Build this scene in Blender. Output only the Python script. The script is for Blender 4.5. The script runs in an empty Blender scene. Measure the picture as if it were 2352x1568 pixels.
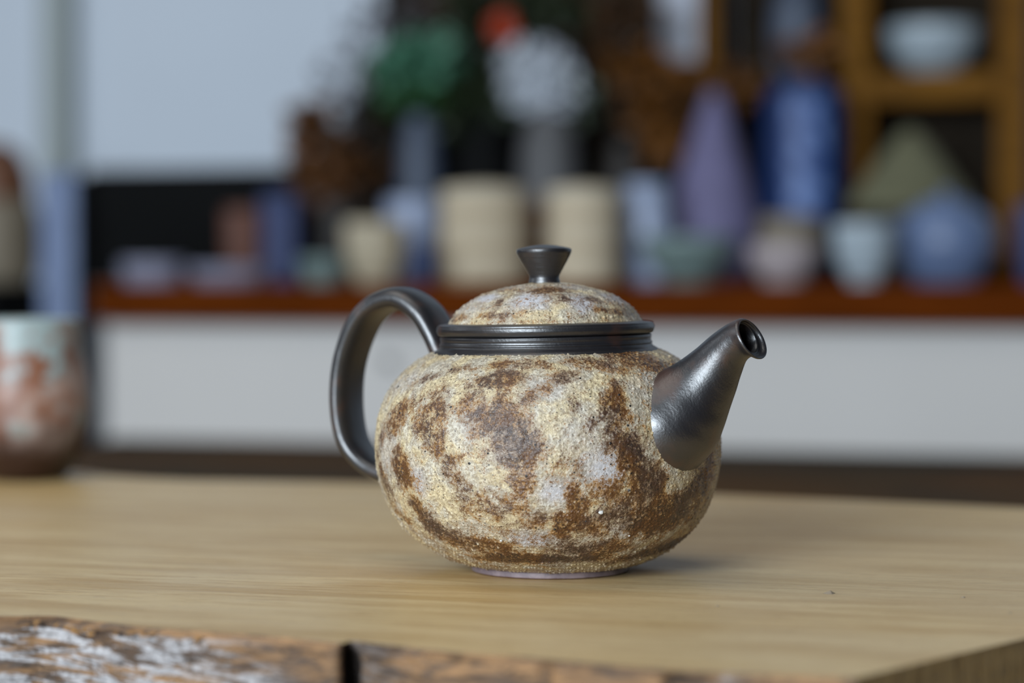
import bpy, math, random
import numpy as np
from mathutils import Vector

# ------------------------------------------------------------------ camera, world, lights, exposure
scene = bpy.context.scene
C = scene.collection
FPX, CX, CY, HOR = 5553.0, 1176.0, 784.0, 645.0      # focal length and centre in photo pixels, horizon row
CAM = np.array([0.0, -0.85, 0.1019])
PITCH = math.atan((CY - HOR) / FPX)
cd = bpy.data.cameras.new('camera'); cam = bpy.data.objects.new('camera', cd); C.objects.link(cam)
cd.sensor_width = 36.0; cd.lens = 85.0; cd.clip_start = 0.02; cd.clip_end = 50
cam.location = CAM; cam.rotation_euler = (math.pi / 2 - PITCH, 0, 0)
cd.dof.use_dof = True; cd.dof.focus_distance = 0.806; cd.dof.aperture_fstop = 5.1; cd.dof.aperture_blades = 0
scene.camera = cam
scene.cycles.max_bounces = 6; scene.cycles.diffuse_bounces = 3; scene.cycles.glossy_bounces = 3

world = bpy.data.worlds.new('world'); scene.world = world; world.use_nodes = True
bg = world.node_tree.nodes['Background']; bg.inputs[0].default_value = (0.80, 0.90, 1.0, 1); bg.inputs[1].default_value = 0.045

def area(name, loc, target, sx, sy, power, col):
    l = bpy.data.lights.new(name, 'AREA'); l.shape = 'RECTANGLE'; l.size = sx; l.size_y = sy
    l.energy = power; l.color = col
    o = bpy.data.objects.new(name, l); C.objects.link(o); o.location = loc
    o.rotation_euler = (Vector(target) - Vector(loc)).to_track_quat('-Z', 'Y').to_euler()
    return o
area('window_daylight', (-1.75, -3.1, 0.92), (0, 0.2, 0.05), 1.8, 1.6, 245, (0.80, 0.905, 1.0))
area('overhead_fill', (-0.5, 0.0, 2.1), (0, 0.3, 0.0), 1.6, 1.6, 15, (1.0, 0.97, 0.92))  # added overhead fill that lifts the slab; no ceiling source is known
area('side_window_daylight', (-2.3, 0.75, 1.0), (0.2, 2.0, 0.1), 1.2, 1.1, 10, (0.86, 0.93, 1.0))

vs = scene.view_settings
vs.view_transform = 'Standard'; vs.look = 'None'; vs.gamma = 1.0; vs.use_curve_mapping = False; vs.exposure = -0.14

# ------------------------------------------------------------------ helpers
rnd = random.Random(7)
def srgb(r, g, b):
    f = lambda c: (c / 255 / 12.92) if c / 255 <= 0.04045 else ((c / 255 + 0.055) / 1.055) ** 2.4
    return (f(r), f(g), f(b), 1.0)

def _h(ix, iy, iz, seed):
    h = (ix.astype(np.uint32) * np.uint32(374761393) + iy.astype(np.uint32) * np.uint32(668265263)
         + iz.astype(np.uint32) * np.uint32(2147483647) + np.uint32((seed * 974634777) & 0xffffffff))
    h = (h ^ (h >> np.uint32(13))) * np.uint32(1274126177)
    h = (h ^ (h >> np.uint32(16))) * np.uint32(2246822519)
    return ((h ^ (h >> np.uint32(15))) & np.uint32(0xffffff)).astype(np.float32) / np.float32(0xffffff)

def vnoise(P, scale, seed=0):
    p = P * scale + 1000.0
    i = np.floor(p).astype(np.int64); f = (p - i).astype(np.float32); f = f * f * (3 - 2 * f)
    out = 0
    for dx in (0, 1):
        wx = f[:, 0] if dx else 1 - f[:, 0]
        for dy in (0, 1):
            wy = f[:, 1] if dy else 1 - f[:, 1]
            for dz in (0, 1):
                wz = f[:, 2] if dz else 1 - f[:, 2]
                out = out + wx * wy * wz * _h(i[:, 0] + dx, i[:, 1] + dy, i[:, 2] + dz, seed)
    return out * 2 - 1

def fbm(P, scale, octv=3, seed=0):
    s = 0; a = 1; t = 0
    for k in range(octv):
        s = s + a * vnoise(P, scale * 2 ** k, seed + k * 17); t += a; a *= 0.5
    return s / t

def grains(P, cell, seed, prob=1.0, rmin=0.25, rmax=0.5):
    """round grains scattered in space: 0 outside, up to 1 at a grain's centre"""
    p = P / cell + 1000.0
    b = np.floor(p - 0.5).astype(np.int64)
    best = np.zeros(len(P), np.float32)
    for dx in (0, 1):
        for dy in (0, 1):
            for dz in (0, 1):
                ix, iy, iz = b[:, 0] + dx, b[:, 1] + dy, b[:, 2] + dz
                jx = 0.3 + 0.4 * _h(ix, iy, iz, seed); jy = 0.3 + 0.4 * _h(ix, iy, iz, seed + 1); jz = 0.3 + 0.4 * _h(ix, iy, iz, seed + 2)
                q = _h(ix, iy, iz, seed + 3)
                r = rmin + (rmax - rmin) * _h(ix, iy, iz, seed + 4)
                d = np.sqrt((p[:, 0] - ix - jx) ** 2 + (p[:, 1] - iy - jy) ** 2 + (p[:, 2] - iz - jz) ** 2)
                v = np.clip(1 - (d / r) ** 2, 0, 1) * (q < prob)
                best = np.maximum(best, v.astype(np.float32))
    return best

def sstep(a, b, x):
    t = np.clip((x - a) / (b - a), 0, 1); return t * t * (3 - 2 * t)

def mesh_np(name, V, Q, mat=None, smooth=True, parent=None, attrs=None):
    me = bpy.data.meshes.new(name)
    V = np.asarray(V, np.float32); Q = np.asarray(Q, np.int32); n = Q.shape[1]
    me.vertices.add(len(V)); me.vertices.foreach_set('co', V.ravel())
    me.loops.add(Q.size); me.loops.foreach_set('vertex_index', Q.ravel())
    me.polygons.add(len(Q)); me.polygons.foreach_set('loop_start', np.arange(0, Q.size, n, dtype=np.int32))
    me.update(calc_edges=True); me.validate()
    if attrs:
        for k, a in attrs.items():
            at = me.attributes.new(k, 'FLOAT', 'POINT'); at.data.foreach_set('value', np.asarray(a, np.float32))
    me.polygons.foreach_set('use_smooth', np.full(len(me.polygons), smooth))
    if mat: me.materials.append(mat)
    o = bpy.data.objects.new(name, me); C.objects.link(o)
    if parent: o.parent = parent
    return o

def poly(name, verts, faces, mat=None, smooth=False, parent=None, bevel=0):
    me = bpy.data.meshes.new(name); me.from_pydata([tuple(v) for v in verts], [], faces); me.update()
    if mat: me.materials.append(mat)
    if smooth: me.polygons.foreach_set('use_smooth', [True] * len(me.polygons))
    o = bpy.data.objects.new(name, me); C.objects.link(o)
    if parent: o.parent = parent
    if bevel:
        m = o.modifiers.new('bevel', 'BEVEL'); m.width = bevel; m.segments = 3; m.limit_method = 'ANGLE'
    return o

def obox(name, c, U, V, su, sv, sz, mat, parent=None, bevel=0.002):
    """box centred at c (bottom at c.z) with half sizes along room axes U, V and full height sz"""
    vs_ = []
    for z in (0, sz):
        for a, b in ((-1, -1), (1, -1), (1, 1), (-1, 1)):
            vs_.append((c[0] + U[0] * su * a + V[0] * sv * b, c[1] + U[1] * su * a + V[1] * sv * b, c[2] + z))
    return poly(name, vs_, [(3, 2, 1, 0), (4, 5, 6, 7), (0, 1, 5, 4), (1, 2, 6, 5), (2, 3, 7, 6), (3, 0, 4, 7)], mat, False, parent, bevel)

def empty(name, loc, label=None, cat=None, group=None):
    o = bpy.data.objects.new(name, None); C.objects.link(o); o.location = loc; o.empty_display_size = 0.02
    return tag(o, label, cat, group)

def tag(o, label=None, cat=None, group=None, kind=None):
    if label: o['label'] = label
    if cat: o['category'] = cat
    if group: o['group'] = group
    if kind: o['kind'] = kind
    return o

def pchip(x, y, xq):
    x = np.asarray(x, float); y = np.asarray(y, float); h = np.diff(x); d = np.diff(y) / h
    m = np.zeros_like(x); m[1:-1] = np.where(d[:-1] * d[1:] > 0, 2 * d[:-1] * d[1:] / (d[:-1] + d[1:] + 1e-12), 0)
    m[0], m[-1] = d[0], d[-1]
    k = np.clip(np.searchsorted(x, xq) - 1, 0, len(h) - 1); t = (xq - x[k]) / h[k]
    return ((2*t**3 - 3*t**2 + 1) * y[k] + (t**3 - 2*t**2 + t) * h[k] * m[k] + (-2*t**3 + 3*t**2) * y[k+1] + (t**3 - t**2) * h[k] * m[k+1])

def catmull(P, n):
    P = np.asarray(P, float); L = len(P); seg = np.linspace(0, L - 1, n); out = []
    for s in seg:
        k = min(int(s), L - 2); t = s - k
        p0, p1, p2, p3 = P[max(k-1, 0)], P[k], P[k+1], P[min(k+2, L-1)]
        out.append(0.5 * (2*p1 + (p2-p0)*t + (2*p0-5*p1+4*p2-p3)*t*t + (3*p1-p0-3*p2+p3)*t**3))
    return np.array(out)

def grid_quads(nu, nv, wrap=True):
    i = np.arange(nu if wrap else nu - 1); j = np.arange(nv - 1)
    I, J = np.meshgrid(i, j); I = I.ravel(); J = J.ravel(); I2 = (I + 1) % nu
    return np.stack([J * nu + I, J * nu + I2, (J + 1) * nu + I2, (J + 1) * nu + I], 1)

def revolve(prof, nu):
    prof = np.asarray(prof, float); th = np.linspace(0, 2 * np.pi, nu, endpoint=False)
    r = prof[:, 0][:, None]; z = prof[:, 1][:, None]
    V = np.stack([r * np.cos(th), r * np.sin(th), np.broadcast_to(z, (len(prof), nu))], -1).reshape(-1, 3)
    return V, grid_quads(nu, len(prof))

def smooth_profile(pts, n):
    """resample a profile by arc length through a gentle spline"""
    P = np.asarray(pts, float); s = np.r_[0, np.cumsum(np.hypot(*np.diff(P, axis=0).T))]
    q = np.linspace(0, s[-1], n)
    return np.stack([pchip(s, P[:, 0], q), pchip(s, P[:, 1], q)], 1)

def ray(px, py):
    v = np.array([(px - CX) / FPX, 1.0, -(py - CY) / FPX]); c, s = math.cos(PITCH), math.sin(PITCH)
    v = np.array([v[0], v[1] * c + v[2] * s, -v[1] * s + v[2] * c]); return v / v[1]

# ------------------------------------------------------------------ material helper
class Mat:
    def __init__(s, name):
        s.m = bpy.data.materials.new(name); s.m.use_nodes = True; s.t = s.m.node_tree; s.b = s.t.nodes['Principled BSDF']
        s._tc = None
    def node(s, typ, **kw):
        n = s.t.nodes.new(typ)
        for k, v in kw.items(): setattr(n, k, v)
        return n
    def put(s, sock, v):
        if hasattr(v, 'is_output') or isinstance(v, bpy.types.NodeSocket): s.t.links.new(v, sock)
        else: sock.default_value = v
    def co(s, scale=(1, 1, 1), rot=(0, 0, 0)):
        if s._tc is None: s._tc = s.node('ShaderNodeTexCoord')
        m0 = s.node('ShaderNodeMapping'); m0.inputs['Rotation'].default_value = rot
        s.t.links.new(s._tc.outputs['Object'], m0.inputs['Vector'])
        mp = s.node('ShaderNodeMapping'); mp.inputs['Scale'].default_value = scale
        s.t.links.new(m0.outputs[0], mp.inputs['Vector']); return mp.outputs[0]
    def noise(s, scale, detail=3, rough=0.55, vec=None, dist=0.0):
        n = s.node('ShaderNodeTexNoise'); n.inputs['Scale'].default_value = scale; n.inputs['Detail'].default_value = detail
        n.inputs['Roughness'].default_value = rough; n.inputs['Distortion'].default_value = dist
        s.t.links.new(vec if vec is not None else s.co(), n.inputs['Vector']); return n.outputs['Fac']
    def vor(s, scale, vec=None):
        n = s.node('ShaderNodeTexVoronoi'); n.inputs['Scale'].default_value = scale
        s.t.links.new(vec if vec is not None else s.co(), n.inputs['Vector']); return n.outputs['Distance']
    def attr(s, name):
        n = s.node('ShaderNodeAttribute', attribute_name=name); return n.outputs['Fac']
    def math(s, op, a, b=0.0, c=0.0, clamp=False):
        n = s.node('ShaderNodeMath', operation=op, use_clamp=clamp)
        for k, v in zip(n.inputs, (a, b, c)): s.put(k, v)
        return n.outputs[0]
    def rng(s, v, a, b, lo=0.0, hi=1.0, smooth=True):
        n = s.node('ShaderNodeMapRange'); n.interpolation_type = 'SMOOTHSTEP' if smooth else 'LINEAR'
        for k, x in zip(('Value', 'From Min', 'From Max', 'To Min', 'To Max'), (v, a, b, lo, hi)): s.put(n.inputs[k], x)
        return n.outputs[0]
    def mix(s, f, a, b, mode='MIX'):
        n = s.node('ShaderNodeMix', data_type='RGBA', blend_type=mode)
        s.put(n.inputs[0], f); s.put(n.inputs[6], a); s.put(n.inputs[7], b); return n.outputs[2]
    def bump(s, h, strength=0.5, dist=0.0005, normal=None):
        n = s.node('ShaderNodeBump'); n.inputs['Strength'].default_value = strength; n.inputs['Distance'].default_value = dist
        s.put(n.inputs['Height'], h)
        if normal is not None: s.t.links.new(normal, n.inputs['Normal'])
        return n.outputs[0]
    def done(s, col=None, rough=None, normal=None, **kw):
        if col is not None: s.put(s.b.inputs['Base Color'], col)
        if rough is not None: s.put(s.b.inputs['Roughness'], rough)
        if normal is not None: s.put(s.b.inputs['Normal'], normal)
        for k, v in kw.items(): s.put(s.b.inputs[k], v)
        return s.m

def plain(name, rgb, rough=0.5, var=0.12, scale=30, bump=0.0, spec=.5, **kw):
    """single-colour material with gentle procedural variation"""
    m = Mat(name); m.b.inputs['Specular IOR Level'].default_value = spec; n = m.noise(scale, 4); c = srgb(*rgb)
    dk = tuple(x * (1 - var) for x in c[:3]) + (1,); lt = tuple(min(1, x * (1 + var)) for x in c[:3]) + (1,)
    nm = m.bump(m.noise(scale * 6, 3), bump, 0.001) if bump else None
    return m.done(m.mix(m.rng(n, .3, .7), dk, lt), rough, nm, **{k.replace('_', ' '): v for k, v in kw.items()})

# ---- speckled sandy glaze of the teapot
def clay_material():
    m = Mat('sandy_speckled_glaze')
    br, gy, gr, dots, pale = m.attr('brown'), m.attr('grey'), m.attr('grit'), m.attr('dots'), m.attr('pale')
    n1 = m.noise(260, 4, .6); n2 = m.noise(900, 3, .6); n3 = m.noise(2600, 2, .6); n4 = m.noise(120, 3)
    v = m.math('ADD', br, m.math('MULTIPLY', m.math('SUBTRACT', n1, .5), 1.1))
    v = m.math('ADD', v, m.math('MULTIPLY', m.math('SUBTRACT', n2, .5), 1.3))
    v = m.math('ADD', v, m.math('MULTIPLY', m.math('SUBTRACT', n3, .5), .9))
    v = m.math('SUBTRACT', v, m.math('MULTIPLY', gr, .14))
    f1 = m.rng(v, .26, .58); f2 = m.rng(v, .50, .80)
    n5 = m.noise(75, 3); n6 = m.noise(520, 3, .6, m.co((1, 1, 1), (1, 2, 3)))
    cream = m.mix(m.rng(n2, .38, .62), srgb(172, 154, 122), srgb(218, 200, 160))
    cream = m.mix(m.rng(n4, .42, .58, 0, .9), cream, m.mix(m.rng(n2, .4, .6), srgb(160, 148, 130), srgb(204, 196, 178)))
    cream = m.mix(m.math('MULTIPLY', gy, .8), cream, m.mix(m.rng(n2, .4, .6), srgb(150, 142, 136), srgb(194, 188, 184)))
    cream = m.mix(m.math('MULTIPLY', pale, .85), cream, srgb(196, 195, 200))
    cream = m.mix(m.rng(n6, .54, .66, 0, .6), cream, srgb(128, 104, 76))
    stain = m.mix(m.rng(n6, .38, .62), srgb(116, 78, 40), srgb(162, 118, 64))
    stain = m.mix(m.rng(n5, .45, .6, 0, .75), stain, srgb(104, 84, 70))
    brown = m.mix(m.rng(n1, .38, .60), srgb(40, 29, 25), srgb(86, 54, 28))
    brown = m.mix(m.rng(n3, .52, .72), brown, srgb(132, 88, 44))
    brown = m.mix(m.rng(n5, .44, .6, 0, .6), brown, srgb(52, 43, 42))
    col = m.mix(f2, m.mix(m.math('MULTIPLY', f1, .92), cream, stain), brown)
    top = m.mix(f1, srgb(224, 216, 196), srgb(160, 118, 72))         # grain tops
    col = m.mix(m.math('MULTIPLY', m.rng(gr, .6, .95), .5), col, top)
    col = m.mix(m.rng(n3, .60, .70, 0, .5), col, srgb(66, 48, 34))   # tiny brown pits
    sp = m.node('ShaderNodeTexVoronoi'); sp.inputs['Scale'].default_value = 720; m.t.links.new(m.co(), sp.inputs['Vector'])
    sc_ = m.node('ShaderNodeSeparateColor'); m.t.links.new(sp.outputs['Color'], sc_.inputs[0])
    spots = m.math('MULTIPLY', m.rng(sp.outputs['Distance'], .24, .16), m.rng(sc_.outputs[0], .55, .6))
    col = m.mix(m.math('MULTIPLY', spots, .8), col, srgb(46, 38, 36)) # pepper specks
    col = m.mix(m.rng(dots, .05, .25), col, srgb(24, 22, 24))        # iron spots
    h = m.math('ADD', m.math('MULTIPLY', n3, .6), n2)
    nm = m.bump(h, .6, .0006)
    rough = m.mix(f1, (.42, .42, .42, 1), (.30, .30, .30, 1))
    rough = m.mix(m.rng(dots, .05, .3), rough, (.2, .2, .2, 1))
    return m.done(col, rough, nm, **{'IOR': 1.6})

def dark_glaze(name, brushed=True):
    m = Mat(name)
    n1 = m.noise(60, 4); n2 = m.noise(1500, 3, .6); n3 = m.noise(420, 3, .6, m.co((1, 1, .35), (0, .6, 0)))
    vs_ = m.vor(700)
    col = m.mix(m.rng(n1, .52, .68), (.0085, .0075, .0095, 1), (.035, .013, .008, 1))
    h = m.math('ADD', m.math('MULTIPLY', n2, .5), n3)
    h = m.math('ADD', h, m.math('MULTIPLY', m.rng(vs_, .0, .35), .15))
    nm = m.bump(h, .40 if brushed else .28, .0003)
    return m.done(col, m.rng(n1, .3, .7, .34, .42), nm, **{'IOR': 1.95, 'Metallic': 0.0})

MAT_CLAY = clay_material()
MAT_DARK = dark_glaze('dark_iron_glaze')
MAT_DARK2 = dark_glaze('dark_iron_glaze_turned', False)
def foot_material():
    m = Mat('bare_foot_clay'); n = m.noise(200, 4); sep = m.node('ShaderNodeSeparateXYZ'); m.t.links.new(m.co(), sep.inputs[0])
    c = m.mix(m.rng(n, .35, .65), srgb(112, 98, 102), srgb(138, 122, 124))
    c = m.mix(m.rng(m.math('ADD', sep.outputs[2], m.math('MULTIPLY', n, .0006)), .0004, .0010), srgb(92, 62, 44), c)
    return m.done(c, .55, m.bump(m.noise(1500), .25, .0003))
MAT_FOOT = foot_material()

# ------------------------------------------------------------------ teapot
S = 0.85 / FPX                          # metres per photo pixel at the teapot's axis
POT = np.array([(1264 - CX) * S, 0.0, 0.0])
def lean(V):
    """hand-thrown pot: everything above the foot leans a touch to the left and rises to the right"""
    V = V.copy(); x = V[:, 0].copy()
    V[:, 2] += 0.019 * x * np.clip(V[:, 2] / 0.075, 0, 1)
    V[:, 0] -= 0.020 * V[:, 2]
    return V
teapot = empty('teapot', POT, 'round speckled brown and cream clay teapot with lid, dark spout and handle', 'teapot')

BODY = [(172, 14), (186, 17), (214, 24), (240, 34), (268, 48), (292, 64), (320, 87), (344, 113), (366, 148), (381, 184),
        (391, 222), (396, 262), (397, 295), (392, 345), (380, 388), (360, 426), (334, 458), (304, 483), (276, 498), (256, 506), (246, 512)]
# brown patches on the front: pixel centre, half width, half height, tilt (deg, clockwise), strength
BROWN = [(928, 1080, 27, 50, -8, 1.0), (962, 1165, 20, 48, -30, .95), (1000, 1210, 26, 40, -45, .9), (910, 965, 18, 42, 25, .9), (936, 925, 18, 28, 40, .7),
         (985, 955, 30, 50, 20, .85), (1003, 1020, 27, 45, -10, .8), (1045, 1090, 26, 62, -22, .95), (1062, 1150, 26, 34, -10, .7),
         (1150, 970, 66, 52, 15, .9), (1200, 1010, 42, 62, 0, .8), (1195, 1085, 26, 70, 0, .8), (1090, 930, 40, 26, -20, .6), (1010, 905, 40, 20, -25, .55),
         (1110, 1160, 44, 26, 10, .55), (1180, 1150, 46, 22, 0, .55), (1402, 935, 30, 55, 8, 1.0), (1398, 1000, 26, 40, 0, .85), (1440, 1050, 32, 60, -25, 1.0),
         (1480, 1110, 45, 52, -30, 1.0), (1520, 1175, 80, 48, -10, 1.0), (1600, 1120, 36, 78, 12, .95), (1625, 1070, 18, 50, 6, .8), (1440, 1160, 60, 40, 0, .7),
         (1320, 1180, 26, 52, -15, .9), (1285, 1215, 24, 40, -10, .85), (1360, 1205, 30, 34, -15, .75), (1230, 1285, 150, 13, 0, .95), (1350, 1262, 90, 20, 0, .7),
         (1120, 1255, 60, 14, 10, .6), (1040, 1240, 40, 20, 35, .75), (1230, 1190, 40, 20, 0, .5), (1560, 1245, 60, 16, -25, .8), (1470, 1275, 70, 12, -10, .8),
         (1150, 868, 56, 18, -12, .8), (1200, 835, 70, 11, 0, .75), (1345, 835, 70, 12, 5, .7), (1290, 868, 36, 16, -10, .7), (1235, 905, 34, 14, -20, .6),
         (1500, 838, 70, 30, 20, .85), (1420, 850, 40, 16, 0, .6), (1312, 925, 14, 30, 0, .7), (1350, 970, 20, 26, 30, .5), (985, 865, 34, 10, -25, .6), (1060, 845, 40, 9, -8, .55),
         (880, 1110, 12, 60, -8, .7), (905, 1170, 12, 40, -25, .6), (880, 990, 8, 50, 10, .6), (1300, 1090, 40, 30, 0, .35), (1370, 1130, 40, 20, 0, .45)]
GREY = [(1380, 1075, 44, 52, 0, 1), (1270, 1130, 40, 30, 0, 1), (1225, 1240, 70, 20, 0, .9), (1180, 1000, 70, 60, 0, .7), (1105, 965, 46, 40, 0, .8), (1262, 890, 60, 26, 0, .7),  # one patch puts the bluish sheen left of centre into the grey
        (960, 1095, 20, 50, -15, .9), (890, 1030, 20, 60, 0, .8), (1330, 1000, 60, 50, 0, .5), (1480, 880, 40, 30, 0, .5), (1450, 1220, 50, 30, 0, .7), (1560, 1200, 30, 20, 0, .5), (930, 870, 40, 25, -30, .6)]
PALE = [(1385, 1085, 28, 34, 10, .7), (1268, 1135, 24, 16, 0, .65), (1215, 1243, 40, 12, 0, .6), (1340, 1050, 14, 12, 0, .5), (960, 1105, 12, 30, -10, .5)]

def body_uv(px, py):
    """photo pixel -> (azimuth measured from the viewer, height) on the pot's body"""
    z = (1311 - py) * S; zs = np.array([b[1] for b in BODY]) * S; rs = np.array([b[0] for b in BODY]) * S
    for _ in range(6):
        R = np.interp(z, zs, rs); x = 0
        ph = math.asin(max(-.985, min(.985, ((px - 1260) * S) / (R * 1.03))))
        d = 0.85 - R * math.cos(ph); z = max(0.004, 0.1019 - (py - HOR) / FPX * d)
    return ph, z, R

def blob_field(V, th_view, R, blobs, warp, seed, uvfun):
    out = np.zeros(len(V), np.float32)
    for (px, py, hw, hh, tilt, st) in blobs:
        ph, z0, R0 = uvfun(px, py)
        du = (th_view - ph); du = (du + np.pi) % (2 * np.pi) - np.pi
        u = du * R0 * max(math.cos(ph), .22); v = -(V[:, 2] - z0)
        a = math.radians(tilt); c, s = math.cos(a), math.sin(a)
        uu = (u * c + v * s) / (hw * S); vv = (-u * s + v * c) / (hh * S)
        d = np.sqrt(uu ** 2 + vv ** 2) + warp
        out = np.maximum(out, st * sstep(1.5, .45, d).astype(np.float32))
    return out

def clay_surface(name, prof, nu, nv, parent, blobs, uvfun, relief, zoff=0.0, edge_fade=True):
    P = smooth_profile(np.array(prof) * S, nv); V, Q = revolve(P, nu)
    th = np.arctan2(V[:, 1], V[:, 0])                      # world azimuth; the viewer looks along +y
    view = np.arctan2(V[:, 0], -V[:, 1])
    r = np.hypot(V[:, 0], V[:, 1])
    # normals of the profile
    T = np.gradient(P, axis=0); nr, nz = T[:, 1], -T[:, 0]; L = np.hypot(nr, nz); nr, nz = nr / L, nz / L
    NR = np.repeat(nr, nu); NZ = np.repeat(nz, nu)
    N = np.stack([NR * np.cos(th), NR * np.sin(th), NZ], 1)
    W = 0.55 * fbm(V, 55, 3, 3) + 0.35 * fbm(V, 300, 2, 9)
    brown = blob_field(V, view, r, blobs[0], W, 1, uvfun)
    grey = blob_field(V, view, r, blobs[1], W * .8, 2, uvfun)
    pale = blob_field(V, view, r, blobs[2], W * .8, 3, uvfun)
    back = sstep(1.25, 1.75, np.abs(view))                  # the side turned away: random patches of the same kind
    brown = np.maximum(brown, (back * sstep(.02, .3, fbm(V, 45, 3, 40))).astype(np.float32))
    grey = np.maximum(grey, (back * sstep(.05, .35, fbm(V, 38, 3, 60))).astype(np.float32))
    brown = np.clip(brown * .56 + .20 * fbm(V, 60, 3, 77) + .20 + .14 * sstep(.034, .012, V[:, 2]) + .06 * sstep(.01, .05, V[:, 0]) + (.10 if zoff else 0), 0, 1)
    g1 = grains(V, .0021, 11, .75, .22, .5); g2 = grains(V, .0012, 31, .8, .25, .5)
    rough_zone = .45 + .55 * sstep(-.3, .3, fbm(V, 70, 2, 90)) + .35 * sstep(.045, .01, V[:, 2] + zoff)
    smoothpatch = 1 - .75 * np.clip(pale, 0, 1)
    g = np.clip(.85 * g1 * sstep(-.1, .35, fbm(V, 160, 2, 5)) + .6 * g2, 0, 1)
    dots = grains(V, .0031, 51, .42, .07, .16); bumps = g * rough_zone * smoothpatch
    disp = relief * (.00042 * bumps + .00030 * fbm(V, 420, 3, 21) * smoothpatch + .00035 * fbm(V, 60, 2, 33)) + .00022 * dots
    if edge_fade:
        zz = np.repeat(np.linspace(0, 1, nv), nu); disp = disp * sstep(0, .02, zz) * sstep(1, .975, zz)
    V = V + N * disp[:, None]
    return V, Q, dict(brown=brown, grey=grey, pale=pale, grit=np.clip(bumps, 0, 1), dots=dots)

V, Q, A = clay_surface('body', BODY, 1500, 520, teapot, (BROWN, GREY, PALE), body_uv, 1.0)
mesh_np('body', lean(V), Q, MAT_CLAY, True, teapot, A)

QZ = plain('white_quartz', (206, 204, 200), .4)
for k, (px, py, r) in enumerate(((1370, 1178, 6), (1148, 1242, 3.5), (1434, 1232, 2.5))):
    ph, z, R0 = body_uv(px, py); zs_ = np.array([b_[1] for b_ in BODY]) * S; rs_ = np.array([b_[0] for b_ in BODY]) * S
    R0 = np.interp(z, zs_, rs_) + .0002; sl = (np.interp(z + .001, zs_, rs_) - np.interp(z - .001, zs_, rs_)) / .002
    Vq, Qq = revolve(np.array([(max(.00002, r * S * math.sin(a)), -r * S * .7 * math.cos(a)) for a in np.linspace(0, math.pi, 7)]), 7)
    Vq = Vq * (1 + .25 * vnoise(Vq * 1.0, 1500, k)[:, None]) + np.array([R0 * math.sin(ph), -R0 * math.cos(ph), z])
    mesh_np('quartz_grain', lean(Vq), Qq, QZ, False, teapot)

V, Q = revolve(smooth_profile(np.array([(120, 6), (150, 0), (172, 0), (179, 1.5), (181, 5), (180.5, 13), (178, 17), (172, 18.5), (168, 20)]) * S, 60), 160)
foot = mesh_np('foot_ring', V, Q, MAT_FOOT, True, teapot)

def turned(prof, n, nu, amp=.00006, seed=4):
    P = smooth_profile(np.array(prof) * S, n); V, Q = revolve(P, nu)
    k = vnoise(np.stack([V[:, 2] * 6, V[:, 0] * .08, V[:, 1] * .08], 1), 400, seed)
    r = np.hypot(V[:, 0], V[:, 1]) + 1e-9
    V[:, :2] *= (1 + amp * k / r)[:, None]
    return V, Q
COLLAR = [(262, 496), (261, 503), (256, 508.5), (250, 512), (245, 516), (243.5, 519), (245, 521), (245, 523.5), (242.5, 525.5), (242, 530), (243, 535), (243, 539), (240.5, 541.5), (232, 542), (222, 541), (218, 520)]
V, Q = turned(COLLAR, 90, 260); mesh_np('collar', lean(V), Q, MAT_DARK2, True, teapot)

def plane_pt(px, py, e):
    """photo pixel -> (rho, z) on the upright plane through the pot's axis along direction e"""
    d = ray(px, py); n = np.array([-e[1], e[0], 0.0]); o = POT - CAM
    t = n @ o / (n @ d); p = CAM + d * t - POT
    return np.array([p @ np.array([e[0], e[1], 0]), p[2]])

# spout
AZ = math.radians(35); E = np.array([math.cos(AZ), -math.sin(AZ)]); TN = np.array([math.sin(AZ), math.cos(AZ), 0.0]); E3 = np.array([E[0], E[1], 0.0])
SP = [((1470, 930), (1585, 1100), 124, 30), ((1500, 870), (1638, 1046), 114, 26), ((1530, 848), (1658, 998), 96, 18), ((1566, 826), (1671, 950), 76, 9),
      ((1603, 797), (1684, 906), 61, 3), ((1638, 766), (1695, 866), 53, 0), ((1668, 745), (1706, 836), 49, 0), ((1690, 733), (1724, 822), 48, 0), ((1701, 728), (1744, 827), 52, 0)]
rows = []
for a, b, w, sh in SP:
    a, b = plane_pt(*a, E), plane_pt(*b, E)
    rows.append(np.r_[(a + b) / 2, (a - b) / 2 * .95, w * S, sh * S])
R_ = catmull(rows, 90)
def spout_rings(R_, nu=96, scale=1.0):
    th = np.linspace(0, 2 * np.pi, nu, endpoint=False); out = []
    for k, r in enumerate(R_):
        sc = scale[k] if hasattr(scale, '__len__') else scale
        c = E3 * r[0] + np.array([0, 0, r[1]]) - TN * r[5]; v = (E3 * r[2] + np.array([0, 0, r[3]])) * sc
        out.append(c + np.cos(th)[:, None] * v + np.sin(th)[:, None] * TN * r[4] * sc)
    return np.concatenate(out)
# outside, rounded lip, then back down the bore
tip = R_[-1]; ax = (R_[-1][:2] - R_[-5][:2]); ax /= np.hypot(*ax)
lip = []; lipsc = []
for sc, dz in ((1.0, .0), (.985, .0007), (.95, .0011), (.90, .0009), (.85, .0002), (.80, -.0012)):
    q = tip.copy(); q[:2] += ax * dz; lip.append(q); lipsc.append(sc)
bore = R_[::-1][4:40:3]; bsc = np.linspace(.76, .62, len(bore))
RR = np.concatenate([R_, lip[1:], bore]); SC = np.r_[np.ones(len(R_)), lipsc[1:], bsc]
V = spout_rings(RR, 96, SC)
V = V + 0.00022 * fbm(V, 130, 2, 12)[:, None] * np.array([.5, -.7, .5])
V[:, 0] += 0  # spout points were taken straight from the leaning pot
Qs = grid_quads(96, len(RR)); Qs = Qs[:, ::-1]
mesh_np('spout', V, Qs, MAT_DARK, True, teapot)

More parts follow.
